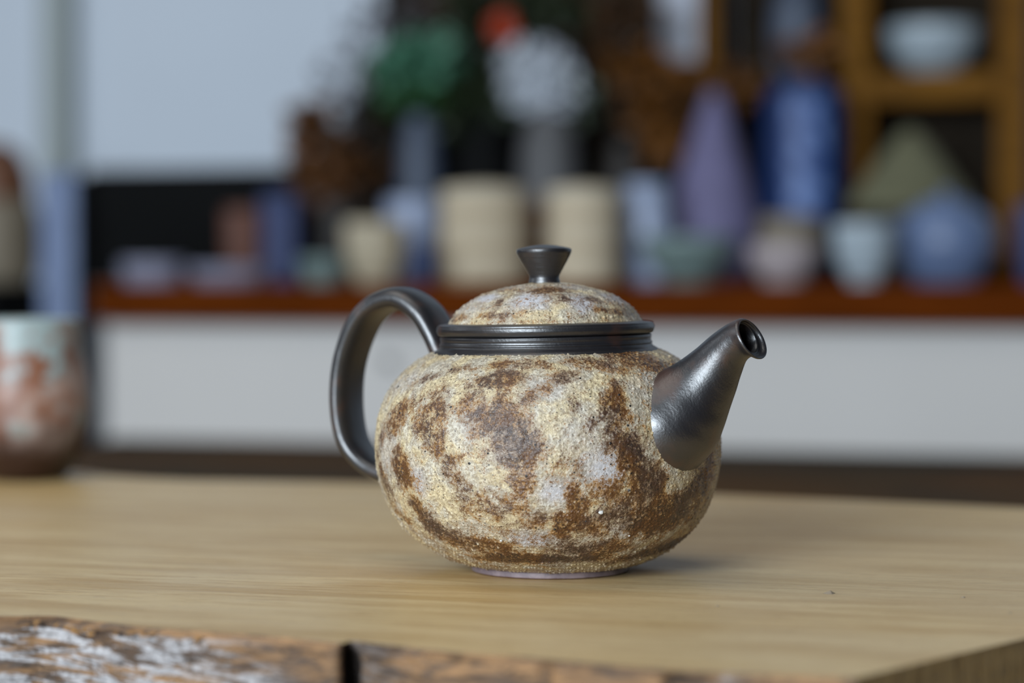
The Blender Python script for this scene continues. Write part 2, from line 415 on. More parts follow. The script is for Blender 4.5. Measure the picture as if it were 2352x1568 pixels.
# handle: a flat strap bent in the plane through the axis, pointing back left
AZH = math.radians(150); EH = np.array([math.cos(AZH), math.sin(AZH)]); EH3 = np.array([EH[0], EH[1], 0.0]); TH = np.array([-EH[1], EH[0], 0.0])
HP = [(1048, 850, 26, 58), (1026, 806, 25, 60), (1008, 764, 26, 62), (978, 716, 27, 64), (930, 686, 27, 64), (882, 695, 26, 64), (845, 727, 25, 64), (819, 778, 24, 63),
      (802, 838, 23, 62), (796, 900, 23, 61), (799, 960, 23, 60), (811, 1012, 23, 58), (835, 1049, 23, 56), (870, 1076, 24, 56), (925, 1096, 26, 58)]
rows = [np.r_[plane_pt(x, y, EH), t * S, w * S] for x, y, t, w in HP]
Hh = catmull(rows, 120); nuh = 48; th = np.linspace(0, 2 * np.pi, nuh, endpoint=False)
ce = np.sign(np.cos(th)) * np.abs(np.cos(th)) ** .8; se = np.sign(np.sin(th)) * np.abs(np.sin(th)) ** .8
TT = np.gradient(Hh[:, :2], axis=0); TT /= np.hypot(TT[:, 0], TT[:, 1])[:, None]
out = []
for h, t in zip(Hh, TT):
    nrm = EH3 * -t[1] + np.array([0, 0, t[0]])
    c = EH3 * h[0] + np.array([0, 0, h[1]])
    out.append(c + ce[:, None] * nrm * h[2] + se[:, None] * TH * h[3])
V = np.concatenate(out); V = V + .00015 * fbm(V, 120, 2, 6)[:, None] * np.array([.6, .6, .5])
mesh_np('handle', V, grid_quads(nuh, len(Hh)), MAT_DARK2, True, teapot)

# lid
RIM = [(200, 545), (226, 542.2), (240, 542.6), (246, 544.5), (249.5, 550), (251, 556), (250.5, 561), (248.5, 563.5), (248.5, 565.5), (246, 568), (240, 569.5), (230, 570.5), (218, 572), (206, 574)]
DOME = [(224, 569), (221, 573), (214, 582), (206, 594), (196, 605), (182, 616), (164, 627), (142, 637), (118, 645), (96, 651), (76, 655.5), (56, 659), (36, 661.5), (20, 663), (2, 663.5)]
def dome_uv(px, py):
    zs = np.array([d[1] for d in DOME]) * S; rs = np.array([d[0] for d in DOME]) * S
    z = (1311 - py) * S; R = np.interp(z, zs, rs)
    return math.asin(max(-.97, min(.97, (px - 1252) * S / R))), z, R
LB = [(1260, 668, 60, 7, 0, .7), (1285, 685, 24, 12, 0, .6), (1170, 665, 40, 5, 0, .5), (1360, 690, 30, 10, 20, .5), (1400, 715, 34, 8, 10, .55), (1130, 720, 50, 6, 0, .45), (1060, 725, 20, 10, 0, .5), (1240, 735, 60, 4, 0, .3), (1150, 690, 10, 9, 0, .7)]
LG = [(1110, 683, 40, 14, 0, .9), (1215, 690, 60, 22, 0, 1), (1330, 697, 34, 22, 0, 1), (1425, 692, 34, 14, 20, 1), (1280, 660, 100, 8, 0, .7), (1100, 700, 60, 14, 0, .6)]
LP = [(1122, 682, 24, 9, 10, 1), (1213, 688, 42, 12, 0, 1), (1235, 703, 20, 8, 0, .7), (1332, 694, 22, 15, 0, 1), (1330, 712, 10, 8, 0, .6), (1428, 690, 22, 9, 30, .9)]
V, Q, A = clay_surface('lid', DOME, 900, 170, None, (LB, LG, LP), dome_uv, 1.2, .09)
lid = mesh_np('lid', lean(V), Q, MAT_CLAY, True, teapot, A)
V, Q = turned(RIM, 80, 260, .00007, 8); mesh_np('rim', lean(V), Q, MAT_DARK2, True, lid)
KNOB = [(30, 654), (36, 658), (36, 664), (34.5, 671), (34.2, 676), (37, 683), (42, 692), (49, 704), (56, 716), (61, 726), (63.8, 733), (63.5, 737), (60, 740), (48, 743), (30, 746.5), (14, 748.4), (1, 749)]
V, Q = turned(KNOB, 80, 120, .00008, 15); mesh_np('knob', lean(V), Q, MAT_DARK2, True, lid)

# ------------------------------------------------------------------ live-edge wooden slab
ANG = math.radians(16.7); U = np.array([math.cos(ANG), -math.sin(ANG)]); W = np.array([math.sin(ANG), math.cos(ANG)])
def ground(px, py, z=0.0):
    d = ray(px, py); t = (z - CAM[2]) / d[2]; p = CAM + d * t; return p
def wood_top_material():
    m = Mat('pale_oiled_wood'); a = ANG
    g1 = m.noise(7, 4, .6, m.co((1, 7, 3), (0, 0, a)), .8); g2 = m.noise(30, 4, .6, m.co((1, 9, 4), (0, 0, a)), .4)
    g3 = m.noise(110, 3, .6, m.co((1, 12, 4), (0, 0, a))); g5 = m.noise(420, 2, .6, m.co((1, 9, 4), (0, 0, a))); big = m.noise(7, 2)
    c = m.mix(m.rng(g1, .35, .65), srgb(198, 164, 108), srgb(222, 194, 142))
    c = m.mix(m.rng(g2, .52, .68, 0, .6), c, srgb(184, 147, 96))
    c = m.mix(m.rng(big, .45, .65, 0, .4), c, srgb(216, 194, 154))
    c = m.mix(m.rng(g3, .56, .70, 0, .5), c, srgb(150, 114, 70))
    c = m.mix(m.rng(g5, .58, .72, 0, .35), c, srgb(134, 102, 64))
    nm = m.bump(m.math('ADD', m.math('MULTIPLY', g5, .6), g3), .12, .0004)
    return m.done(c, m.rng(g2, .3, .7, .34, .46), nm)
def bark_material():
    m = Mat('weathered_live_edge'); a = ANG
    h, wh, gp = m.attr('relief'), m.attr('whitish'), m.attr('gap')
    g1 = m.noise(26, 4, .6, m.co((1, 1, 6), (0, .12, a)), .8); g2 = m.noise(48, 5, .62, m.co((1, 1, 8), (0, -.10, a)), .9); g3 = m.noise(500, 3); g4 = m.noise(70, 3, .6, m.co((1, 1, 10), (0, .05, a)), .5)
    c = m.mix(m.rng(g1, .36, .62), srgb(80, 60, 44), srgb(146, 110, 74))
    c = m.mix(m.rng(g4, .52, .64, 0, .85), c, srgb(72, 62, 56))
    c = m.mix(m.rng(g1, .60, .70, 0, .8), c, srgb(172, 128, 84))
    wv = m.math('ADD', g2, m.math('MULTIPLY', m.math('SUBTRACT', g3, .5), .12)); wv = m.math('ADD', wv, m.math('MULTIPLY', h, .05))
    wf = m.math('MULTIPLY', wh, m.rng(wv, .47, .54))
    c = m.mix(wf, c, m.mix(m.rng(g3, .35, .65), srgb(146, 142, 141), srgb(182, 178, 178)))
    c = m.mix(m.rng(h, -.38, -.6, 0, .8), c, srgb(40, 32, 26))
    g6 = m.noise(34, 4, .65, m.co((1, 1, 7), (0, .02, a)), 1.0)
    c = m.mix(m.rng(m.math('ABSOLUTE', m.math('SUBTRACT', g6, .5)), .014, .004, 0, .85), c, srgb(38, 31, 26))
    c = m.mix(gp, c, srgb(48, 40, 35))
    nm = m.bump(m.math('ADD', g4, m.math('MULTIPLY', g3, .4)), .7, .0015)
    return m.done(c, .75, nm)
def endgrain_material():
    m = Mat('dark_end_grain'); g = m.noise(90, 4, .6, m.co((6, 6, .5))); g2 = m.noise(500, 3)
    c = m.mix(m.rng(g, .35, .65), srgb(142, 112, 68), srgb(180, 148, 98))
    c = m.mix(m.rng(g2, .5, .7, 0, .5), c, srgb(104, 98, 90))
    return m.done(c, .7, m.bump(g, .5, .001))
MAT_TOP, MAT_BARK, MAT_END = wood_top_material(), bark_material(), endgrain_material()

front = [ground(-420, 1395), ground(-200, 1402), ground(0, 1414), ground(120, 1414), ground(215, 1426), ground(330, 1440), ground(470, 1450), ground(600, 1459), ground(720, 1470), ground(785, 1476),
         ground(812, 1472), ground(900, 1482), ground(1050, 1497), ground(1200, 1508), ground(1400, 1527), ground(1600, 1541), ground(1800, 1550), ground(1965, 1557)]
front = catmull(np.array(front), 420)
corner = front[-1]; cutdir = ground(2352, 1466) - corner; cutdir /= np.linalg.norm(cutdir)
cut_end = corner + cutdir * 0.52
backpts = [ground(2900, 1190), ground(2352, 1166), ground(2050, 1152), ground(1700, 1137), ground(1300, 1121), ground(860, 1109), ground(600, 1104), ground(420, 1101), ground(270, 1093), ground(190, 1083), ground(90, 1078), ground(-60, 1076), ground(-300, 1074), ground(-700, 1072)]
backpts = catmull(np.array(backpts), 160)
ncut = 80
cut = np.array([corner + (cut_end - corner) * t for t in np.linspace(0, 1, ncut)])
join1 = np.array([cut_end + (backpts[0] - cut_end) * t for t in np.linspace(0, 1, 20)])[1:-1]
left_end = np.array([backpts[-1] + (front[0] - backpts[-1]) * t for t in np.linspace(0, 1, 40)])[1:-1]
slab = empty('wooden_slab', (0, 0.1, -0.06), 'thick pale wooden slab with rough bark edge, under the teapot', 'slab')
SO = np.array([0, 0.1, -0.06])
outline = np.concatenate([front, cut[1:], join1, backpts, left_end]); outline[:, 2] = 0
# slightly worn top edge: outer ring a little lower
me_v = [tuple(p - SO) for p in outline]
top = poly('top_face', me_v, [tuple(range(len(outline)))], MAT_TOP, False, slab)
def edge_strip(name, line, mat, bulge, rough, nz=56, thick=0.06, seed=0, bark=False):
    line = np.asarray(line); n = len(line); T = np.gradient(line[:, :2], axis=0); T /= np.hypot(T[:, 0], T[:, 1])[:, None]
    N = np.stack([T[:, 1], -T[:, 0]], 1)          # outward: outline runs left to right along the front
    t = np.linspace(0, 1, nz) ** 1.3; base = np.repeat(line[None], nz, 0).copy()
    zz = -thick * t; prof = bulge * np.sin(np.clip(t * 1.9, 0, 1.57)) - bulge * .5 * np.clip(t - .7, 0, 1)
    V = base.reshape(-1, 3).copy(); V[:, 2] = np.repeat(zz, n)
    NN = np.tile(N, (nz, 1)); pr = np.repeat(prof, n); tt = np.repeat(t, n)
    Pn = np.stack([V[:, 0] * .16 + V[:, 1] * .05, V[:, 1] * .16, V[:, 2] + .12 * V[:, 0]], 1)
    rel = fbm(Pn, 260, 4, seed) * .9 + .25 * fbm(V, 160, 3, seed + 5)
    gap = np.zeros(len(V)); wh = np.zeros(len(V))
    amp = rough * sstep(0, .06, tt)
    off = pr + amp * rel
    if bark:
        # photo columns along the edge, to place the split and the whitened stretch where the slab has them
        col = np.tile((line[:, 0] / (line[:, 1] + .85)) * FPX + CX, nz)
        d = (col - 792 - 8 * np.sin(tt * 9)) / 13; notch = np.exp(-d ** 2) * sstep(.0, .05, tt)
        rec = sstep(792, 812, col) * sstep(1010, 850, col) * sstep(0, .1, tt) * sstep(.6, .25, tt)
        n2 = np.exp(-((col - 1540) / 14) ** 2) * sstep(0, .05, tt); n3 = np.exp(-((col - 1255) / 20) ** 2) * sstep(0, .05, tt)
        off = off - .008 * notch - .004 * rec - .003 * n2 - .003 * n3
        gap = np.clip(notch * 1.1 + .5 * rec + .6 * n2 + .5 * n3, 0, 1)
        wh = np.clip(sstep(680, 380, col) * sstep(.01, .06, tt) * sstep(.75, .5, tt - .0 * col) + .55 * np.exp(-((col - 600) / 70) ** 2) * sstep(.1, .2, tt) + .7 * np.exp(-((col - 1640) / 60) ** 2) + .35 * sstep(1000, 850, col) * (col > 800), 0, 1)
        ledge = sstep(230, 120, col) * sstep(.0, .03, tt) ; off = off + .004 * ledge
        crk = sstep(.42, .75, fbm(Pn, 420, 2, 91) * .6 + .5); 
    V[:, 0] += NN[:, 0] * off; V[:, 1] += NN[:, 1] * off
    o = mesh_np(name, V - SO, grid_quads(n, nz, False)[:, ::-1], mat, True, slab, dict(relief=rel, whitish=wh, gap=gap))
    return o
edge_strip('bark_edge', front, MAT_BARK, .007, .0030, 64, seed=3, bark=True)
edge_strip('cut_end', np.concatenate([cut]), MAT_END, .0006, .0006, 30, seed=8)
edge_strip('back_edge', np.concatenate([[cut_end], join1, backpts]), MAT_BARK, .004, .002, 24, seed=13)
edge_strip('left_end', np.concatenate([[backpts[-1]], left_end, [front[0]]]), MAT_END, .0006, .0006, 16, seed=18)
poly('underside', [(p[0] - SO[0], p[1] - SO[1], 0.0) for p in outline], [tuple(range(len(outline)))[::-1]], MAT_END, False, slab)
# ragged wood fibres lifting off the edge at the left
FM = plain('torn_wood_fibre', (150, 108, 58), .8, .3, 200)
for k in range(26):
    px = rnd.choice([rnd.uniform(120, 215), rnd.uniform(60, 330), rnd.uniform(280, 520)]); py = 1420 + (px - 100) * .075 + rnd.uniform(-2, 9)
    p = ground(px, py); p[2] = -.0012 - rnd.uniform(0, .0012); l = rnd.uniform(.0012, .0034); a = rnd.uniform(-.5, .9); w = rnd.uniform(.0003, .0007)
    p[1] -= .0018
    dx = np.array([math.cos(a) * l, -.3 * l, math.sin(a) * l * .6]); up = np.array([0, 0, w]); dp = np.array([0, w, 0])
    q = p - SO
    vs_ = [q - up - dp, q + up - dp, q + up + dp, q - up + dp, q + dx - up * .3 - dp * .3, q + dx + up * .3 - dp * .3, q + dx + up * .3 + dp * .3, q + dx - up * .3 + dp * .3]
    poly('splinter', vs_, [(0, 1, 2, 3), (7, 6, 5, 4), (0, 4, 5, 1), (1, 5, 6, 2), (2, 6, 7, 3), (3, 7, 4, 0)], FM, False, slab)
# small grey crumbs standing up from the top
NK = plain('grey_speck', (140, 126, 108), .8)
for px, py, r in ((1905, 1363, 9), (2212, 1372, 4), (2320, 1408, 3), (1648, 1392, 3)):
    p = ground(px, py) - SO; r = r * S * .85
    vs_ = [(p[0] + r * 1.5 * math.cos(a) * (1 + .3 * math.sin(3 * a)), p[1] + r * 1.6 * math.sin(a), .06002) for a in np.linspace(0, 6.283, 14, endpoint=False)]
    vs_.append((p[0] + r * .3, p[1], .06 + r * .9))
    poly('crumb', vs_, [(k, (k + 1) % 14, 14) for k in range(14)], NK, False, slab)

# ------------------------------------------------------------------ dark table under the slab
C0 = 1.6817                                        # W coordinate of the counter's front edge
def uw(u, w): return U * u + W * w
FLOOR = -0.76
def dark_wood(name, c1, c2, rough=.4, tint=None):
    m = Mat(name); m.b.inputs['Specular IOR Level'].default_value = .04; g = m.noise(14, 4, .6, m.co((1, 12, 4), (0, 0, ANG))); g2 = m.noise(90, 3, .6, m.co((1, 14, 4), (0, 0, ANG)))
    c = m.mix(m.rng(g, .35, .65), srgb(*c1), srgb(*c2)); c = m.mix(m.rng(g2, .55, .7, 0, .4), c, srgb(*[x * .6 for x in c1]))
    if tint: c = m.mix(m.rng(m.noise(3.2, 3), .42, .58), c, m.mix(m.rng(g, .35, .65), srgb(*tint), srgb(*[x * 1.25 for x in tint])))
    return m.done(c, rough)
TWOOD = [dark_wood('dark_table_wood', (54, 49, 38), (70, 63, 48), .8, (72, 52, 34)), dark_wood('dark_table_wood_red', (76, 54, 34), (98, 72, 45), .8, (50, 48, 42)), dark_wood('dark_table_wood_grey', (46, 44, 38), (62, 58, 50), .8, (66, 50, 34))]
table = empty('low_table', (*uw(0.05, .5), FLOOR), 'dark plank table carrying the pale wooden slab', 'table')
TO = Vector(table.location)
wbk = C0 - .205; wfr = -.62; npl = 11; pw = (wbk - wfr) / npl
for k in range(npl):
    w0 = wfr + k * pw; c = uw(0.05, w0 + pw / 2); dz = -.0008 * (k % 3)
    obox('plank', (c[0] - TO.x, c[1] - TO.y, -.085 + dz - TO.z), U, W, .92, pw / 2 - .002, .025, TWOOD[(k * 2) % 3], table, .002)
for su in (-.84, .84):
    for sw in (-.44, wbk - .1):
        c = uw(.05 + su, sw); obox('leg', (c[0] - TO.x, c[1] - TO.y, 0), U, W, .035, .035, -.0866 - FLOOR, TWOOD[1], table, .003)
for sw in (-.44, wbk - .1):
    c = uw(.05, sw); obox('apron', (c[0] - TO.x, c[1] - TO.y, -.0868 - .08 - TO.z), U, W, .80, .012, .08, TWOOD[0], table, .002)

# ------------------------------------------------------------------ cup at the left on the slab
def cup_material():
    m = Mat('wood_fired_cup_glaze'); n1 = m.noise(22, 3, .5); n2 = m.noise(60, 4)
    sep = m.node('ShaderNodeSeparateXYZ'); m.t.links.new(m.co(), sep.inputs[0]); z = sep.outputs[2]
    c = m.mix(m.rng(n1, .42, .58), srgb(128, 84, 62), srgb(176, 152, 140))
    c = m.mix(m.rng(m.math('ADD', n2, m.math('MULTIPLY', z, 3.0)), .60, .75), c, srgb(150, 164, 164))
    c = m.mix(m.rng(n2, .58, .7, 0, .7), c, srgb(130, 98, 60))
    zz = m.math('ADD', z, m.math('MULTIPLY', m.math('SUBTRACT', n2, .5), .03))
    c = m.mix(m.rng(zz, .040, .012), c, srgb(48, 26, 16))
    return m.done(c, .45, m.bump(n2, .3, .001))
cp = ground(64, 1099)
cup = empty('handmade_cup', cp, 'rounded brown and pale blue clay cup at left end of the slab', 'cup')
s = (cp[1] + .85) / FPX * 1.03
prof = np.array([(50, 5), (60, 0), (74, 0), (80, 4), (106, 34), (128, 76), (139, 130), (140, 180), (132, 240), (124, 300), (121, 345), (119, 357), (115, 360), (111, 356), (114, 300), (122, 240), (130, 180), (128, 120), (110, 60), (70, 30), (2, 24)]) * s
V, Q = revolve(smooth_profile(prof, 90), 96); V[:, :2] *= (1 + .03 * fbm(V, 25, 2, 3))[:, None]
mesh_np('cup_body', V, Q, cup_material(), True, cup)

# ------------------------------------------------------------------ room shell
def wall_mat(name, c):
    m = Mat(name); n = m.noise(3, 3); return m.done(m.mix(m.rng(n, .3, .7), tuple(x * .96 for x in srgb(*c)[:3]) + (1,), srgb(*c)), .85, m.bump(m.noise(120, 3), .08, .001))
WALLM = wall_mat('pale_blue_white_paint', (192, 201, 212))
WB = C0 + .66
c = uw(0, WB + .05); tag(obox('wall_back', (c[0], c[1], FLOOR), U, W, 3.2, .05, 2.9, WALLM, None, 0), kind='structure')
c = uw(0, .4); tag(obox('floor', (c[0], c[1], FLOOR - .05), U, W, 3.2, 2.0, .05, dark_wood('floor_boards', (84, 66, 48), (116, 92, 68)), None, 0), kind='structure')

def on(px, b):
    """point of the counter plane under photo column px, b metres behind the counter's front edge; also metres per pixel there"""
    k = (px - CX) / FPX; t = (C0 + b + .85 * W[1]) / (W[0] * k + W[1])
    return np.array([k * t, t - .85]), t / FPX
def ucoord(p): return p @ U
pl, _ = on(105, .64); pr, _ = on(172, .64)
c = (pl + pr) / 2; tag(obox('trim_1', (c[0], c[1], FLOOR), U, W, (ucoord(pr) - ucoord(pl)) / 2, .018, 2.9, wall_mat('grey_green_trim', (150, 158, 158)), None, .004), kind='structure')

# ------------------------------------------------------------------ counter
ZC = .0985; TH_C = .043
u0 = ucoord(on(208, 0)[0]); u1 = ucoord(on(2352, 0)[0]) + .55
RED = dark_wood('red_brown_counter_wood', (78, 33, 2), (90, 40, 4), .8)
cm = uw((u0 + u1) / 2, C0 + .30)
counter = tag(obox('serving_counter', (cm[0], cm[1], ZC - TH_C), U, W, (u1 - u0) / 2, .30, TH_C, RED, None, .004), 'red-brown wooden counter top carrying the row of pottery', 'counter')
WHITE = wall_mat('white_cabinet_paint', (192, 189, 186)); WHITE2 = wall_mat('white_carcass_paint', (200, 196, 188))
cab = empty('counter_cabinet', (*uw((u0 + u1) / 2, C0 + .30), FLOOR), 'white cabinet below the red-brown counter top', 'cabinet')
KO = Vector(cab.location)
hz = ZC - TH_C - FLOOR
def cabpart(name, u, w, z, su, sw, sz, mat, par=cab, bev=.003):
    q = uw(u, w); return obox(name, (q[0] - KO.x, q[1] - KO.y, z - KO.z), U, W, su, sw, sz, mat, par, bev)
um, uh = (u0 + u1) / 2, (u1 - u0) / 2
cabpart('carcass', um, C0 + .32, FLOOR, uh - .005, .275, hz, WHITE2)
dr = cabpart('drawer_front', um, C0 + .033, -.16, uh - .008, .011, ZC - TH_C - .004 + .16, WHITE)
for k, sgn in enumerate((-1, 1)):
    cabpart('door', um + sgn * uh / 2, C0 + .033, FLOOR + .06, uh / 2 - .012, .011, -.166 - FLOOR - .06, WHITE)
kp, ks = on(895, .02)
V, Q = revolve(smooth_profile(np.array([(.0002, 0), (.006, 0), (.0065, .004), (.005, .008), (.0045, .014), (.0045, .016)]), 24), 32)
Vk = np.stack([V[:, 0], V[:, 2], V[:, 1]], 1); Rm = np.stack([U, W]); Vk[:, :2] = Vk[:, [0]] * U + Vk[:, [1]] * W
Vk += np.array([kp[0] - KO.x, kp[1] - KO.y, .0135 - KO.z]) + np.r_[W * -.012, 0]
mesh_np('knob', Vk, Q, plain('grey_metal_knob', (112, 112, 110), .4), True, dr)

# ------------------------------------------------------------------ things on the counter
def px_profile(px, b, prof, base=ZC):
    """profile given in photo pixels (half width, row) at that spot -> metres above the base"""
    p, s = on(px, b); out = []
    for hw, y in prof:
        z = 0.0 if y is None else CAM[2] - (y - HOR) * s - base
        out.append((max(hw, .5) * s, max(z, 0)))
    return p, s, np.array(out)
def pot(name, px, b, prof, mat, label, cat, base=ZC, n=60, nu=64, part='body', shape=None):
    p, s, P = px_profile(px, b, prof, base)
    t = empty(name, (p[0], p[1], base), label, cat)
    V, Q = revolve(smooth_profile(P, n), nu)
    if shape is not None: V = shape(V)
    mesh_np(part, V, Q, mat, True, t)
    return t, p, s, P
def lathe_part(parent, name, s, base, prof, mat, n=40, nu=64):
    P = np.array([(max(hw, .5) * s, (CAM[2] - (y - HOR) * s - base)) for hw, y in prof])
    V, Q = revolve(smooth_profile(P, n), nu); return mesh_np(name, V, Q, mat, True, parent)
def open_cup(hw, top, foot=.55, belly=.95, wall=.88):
    h = 650 - top
    return [(hw * foot * .6, 648), (hw * foot * .8, None), (hw * foot, None), (hw * foot * 1.02, 650 - h * .06), (hw * (foot + belly) / 2, 650 - h * .18), (hw * belly, 650 - h * .5), (hw, top + 3), (hw * .97, top), (hw * wall, top + 3),
            (hw * belly * .9, 650 - h * .45), (hw * foot * .8, 650 - h * .16), (1, 650 - h * .1)]

GL = lambda n, c, r=.3, **k: plain(n, c, r, .10, 25, **k)
LAV = GL('lavender_white_porcelain', (136, 137, 156)); BLUEP = GL('blue_porcelain', (38, 52, 94), .6); CELA = GL('celadon_glaze', (110, 128, 126))
BEIGE = GL('beige_stoneware', (174, 162, 138), .5); ICE = GL('ice_white_porcelain', (152, 164, 190)); BRN = GL('brown_stoneware', (96, 58, 34), .5)
RBR = GL('red_brown_clay', (98, 60, 46), .6); NAVY = GL('navy_glaze', (34, 54, 96)); PINKW = GL('pinkish_white_glaze', (162, 151, 153), .4)
LILAC = GL('lilac_glaze', (102, 98, 132), .7); COBALT = GL('cobalt_glaze', (20, 44, 90), .4); PALEB = GL('pale_blue_paper', (128, 150, 204), .6)
OLIVE = GL('olive_straw', (98, 97, 74), .9); PERI = GL('periwinkle_glaze', (94, 111, 144), .4); OFFW = GL('off_white_glaze', (160, 173, 182), .35)
BLACK = GL('black_matte', (11, 12, 13), .8, spec=.12); DKB = GL('dark_brown_pottery', (30, 25, 22), .6); SLATE = GL('slate_blue_glaze', (68, 78, 96), .5)
GREYP = GL('grey_purple_glaze', (82, 82, 84), .6); OCHRE = dark_wood('ochre_pine', (96, 62, 12), (114, 76, 18), .5); STEEL = GL('blue_grey_metal', (100, 115, 146), .6)
DARKBACK = dark_wood('dark_back_board', (34, 30, 25), (46, 40, 34), .8); TAUPE = GL('taupe_stoneware', (118, 108, 92), .6); INNER = dark_wood('dark_shelf_back', (34, 29, 23), (44, 37, 30), .8)

# flat dishes in front of the dark panel
t, *_ = pot('flat_dish', 352, .13, [(40, None), (66, None), (70, 640), (76, 602), (72, 599), (62, 622), (2, 626)], LAV, 'pale lavender shallow dish leftmost on the counter', 'dish')
t, *_ = pot('flat_dish', 532, .13, [(50, None), (84, None), (90, 642), (102, 616), (98, 612), (84, 630), (2, 634)], LAV, 'wider pale lavender shallow dish before the red-brown cup', 'dish')
t, *_ = pot('clay_cup', 562, .34, open_cup(46, 478, .75, 1.0), RBR, 'red-brown clay cup before the dark panel', 'cup')
# blue box
p, s = on(650, .36); bx = empty('tea_tin', (p[0], p[1], ZC), 'small upright blue tin beside the red-brown cup', 'tin')
hb = CAM[2] - (462 - HOR) * s - ZC
obox('body', (0, 0, 0), U, W, 42 * s, 38 * s, hb, BLUEP, bx, .003); obox('lid', (0, 0, hb), U, W, 39 * s, 35 * s, .010, BLUEP, bx, .003)
t, *_ = pot('small_dish', 742, .10, [(30, None), (40, None), (44, 640), (58, 596), (55, 592), (40, 622), (2, 632)], CELA, 'grey-green small dish left of the beige cup', 'dish')
t, *_ = pot('beige_cup', 862, .12, open_cup(72, 508, .62, .95), BEIGE, 'beige straight-sided cup left of the bamboo steamers', 'cup')
t, *_ = pot('white_cup', 950, .30, open_cup(66, 458, .6, .92), ICE, 'tall bluish-white cup behind the beige cup', 'cup')
t, *_ = pot('tiny_cup', 976, .05, open_cup(27, 560, .6, .95), NAVY, 'tiny navy cup in front of the left bamboo steamers', 'cup')

# bamboo steamers, stacked
BAM = [dark_wood('pale_bamboo', (190, 178, 156), (202, 190, 168), .6), dark_wood('tan_bamboo_band', (150, 126, 92), (164, 140, 106), .6)]
def steamer(px, b, hw, base, h, label, lid_=False):
    p, s = on(px, b); r = hw * s; t = empty('bamboo_steamer', (p[0], p[1], base), label, 'steamer', 'stacked bamboo steamers on the counter')
    P = np.array([(r * .90, 0), (r * .98, 0), (r, .002), (r, h - .002), (r * .98, h), (r * .92, h), (r * .91, h - .004), (r * .90, .004), (r * .90, .002)])
    V, Q = revolve(smooth_profile(P, 40), 72); mesh_np('ring', V, Q, BAM[0], True, t)
    for z0, z1 in ((.0015, .009),):
        P = np.array([(r * 1.0, z0), (r * 1.03, z0 + .001), (r * 1.03, z1 - .001), (r * 1.0, z1)])
        V, Q = revolve(P, 72); mesh_np('band', V, Q, BAM[1], True, t)
    P = np.array([(.0003, .005), (r * .5, .005), (r * .91, .005)]); V, Q = revolve(P, 48); mesh_np('base_mat', V, Q, BAM[1], False, t)
    if lid_:
        P = np.array([(r * .91, h - .004), (r * .7, h + .001), (r * .3, h + .004), (.0003, h + .005)]); V, Q = revolve(smooth_profile(P, 20), 48); mesh_np('lid', V, Q, BAM[0], True, t)
for px, hw, ytop, side in ((1112, 100, 434, 'left'), (1340, 84, 436, 'right')):
    p, s = on(px, .15); H = CAM[2] - (ytop - HOR) * s - ZC; h = H / 3
    for k, nm in enumerate(('bottom', 'middle', 'top')):
        steamer(px, .15, hw, ZC + k * h, h - .0003, f'pale bamboo steamer, {nm} tier of the {side} stack behind the teapot', k == 2)
t, *_ = pot('brown_jar', 1232, .31, [(24, None), (34, None), (38, 620), (40, 560), (34, 500), (26, 480), (28, 470), (22, 468), (2, 468)], BRN, 'dark brown jar seen between the two steamer stacks', 'jar')

# white pitcher
t, p, s, P = pot('white_pitcher', 1486, .24, [(36, 648), (40, None), (44, None), (50, 620), (58, 560), (54, 500), (46, 450), (50, 422), (47, 418), (40, 450), (46, 520), (40, 620), (2, 636)], ICE, 'bluish-white pitcher between right steamer stack and lilac vase', 'pitcher')
Hc = catmull([(-50 * s, 0, .05), (-72 * s, 0, .06), (-78 * s, 0, .08), (-66 * s, 0, .095), (-44 * s, 0, .098)], 24)
Vh = []; a8 = np.linspace(0, 2 * np.pi, 10, endpoint=False); Th = np.gradient(Hc, axis=0)
for h_, tn in zip(Hc, Th):
    tn = tn / np.linalg.norm(tn); nn = np.array([-tn[2], 0, tn[0]])
    Vh.append(h_ + .0035 * np.cos(a8)[:, None] * nn + .0045 * np.sin(a8)[:, None] * np.array([0, 1, 0]))
mesh_np('handle', np.concatenate(Vh), grid_quads(10, 24), ICE, True, t)

# lilac cone vase
t, *_ = pot('cone_vase', 1640, .37, [(84, None), (102, None), (108, 630), (109, 560), (106, 510), (88, 435), (66, 360), (44, 290), (26, 240), (15, 212), (9, 224), (6, 260), (2, 300)], LILAC, 'tall lilac cone-shaped vase left of the cobalt bottle', 'vase')
t, *_ = pot('celadon_bowl', 1582, .13, [(40, 648), (48, None), (54, None), (56, 640), (84, 615), (106, 575), (114, 546), (110, 543), (98, 575), (70, 615), (2, 632)], CELA, 'wide celadon bowl in front of the lilac vase', 'bowl')
t, *_ = pot('pink_bowl', 1800, .09, [(36, 648), (44, None), (48, None), (52, 640), (74, 612), (82, 585), (76, 562), (70, 560), (70, 590), (46, 622), (2, 630)], PINKW, 'small pinkish-white bowl in front of the cobalt bottle', 'bowl')
t, *_ = pot('brown_bowl', 1818, .26, open_cup(76, 497, .6, .95), TAUPE, 'taupe brown bowl between pinkish bowl and cobalt bottle', 'bowl')
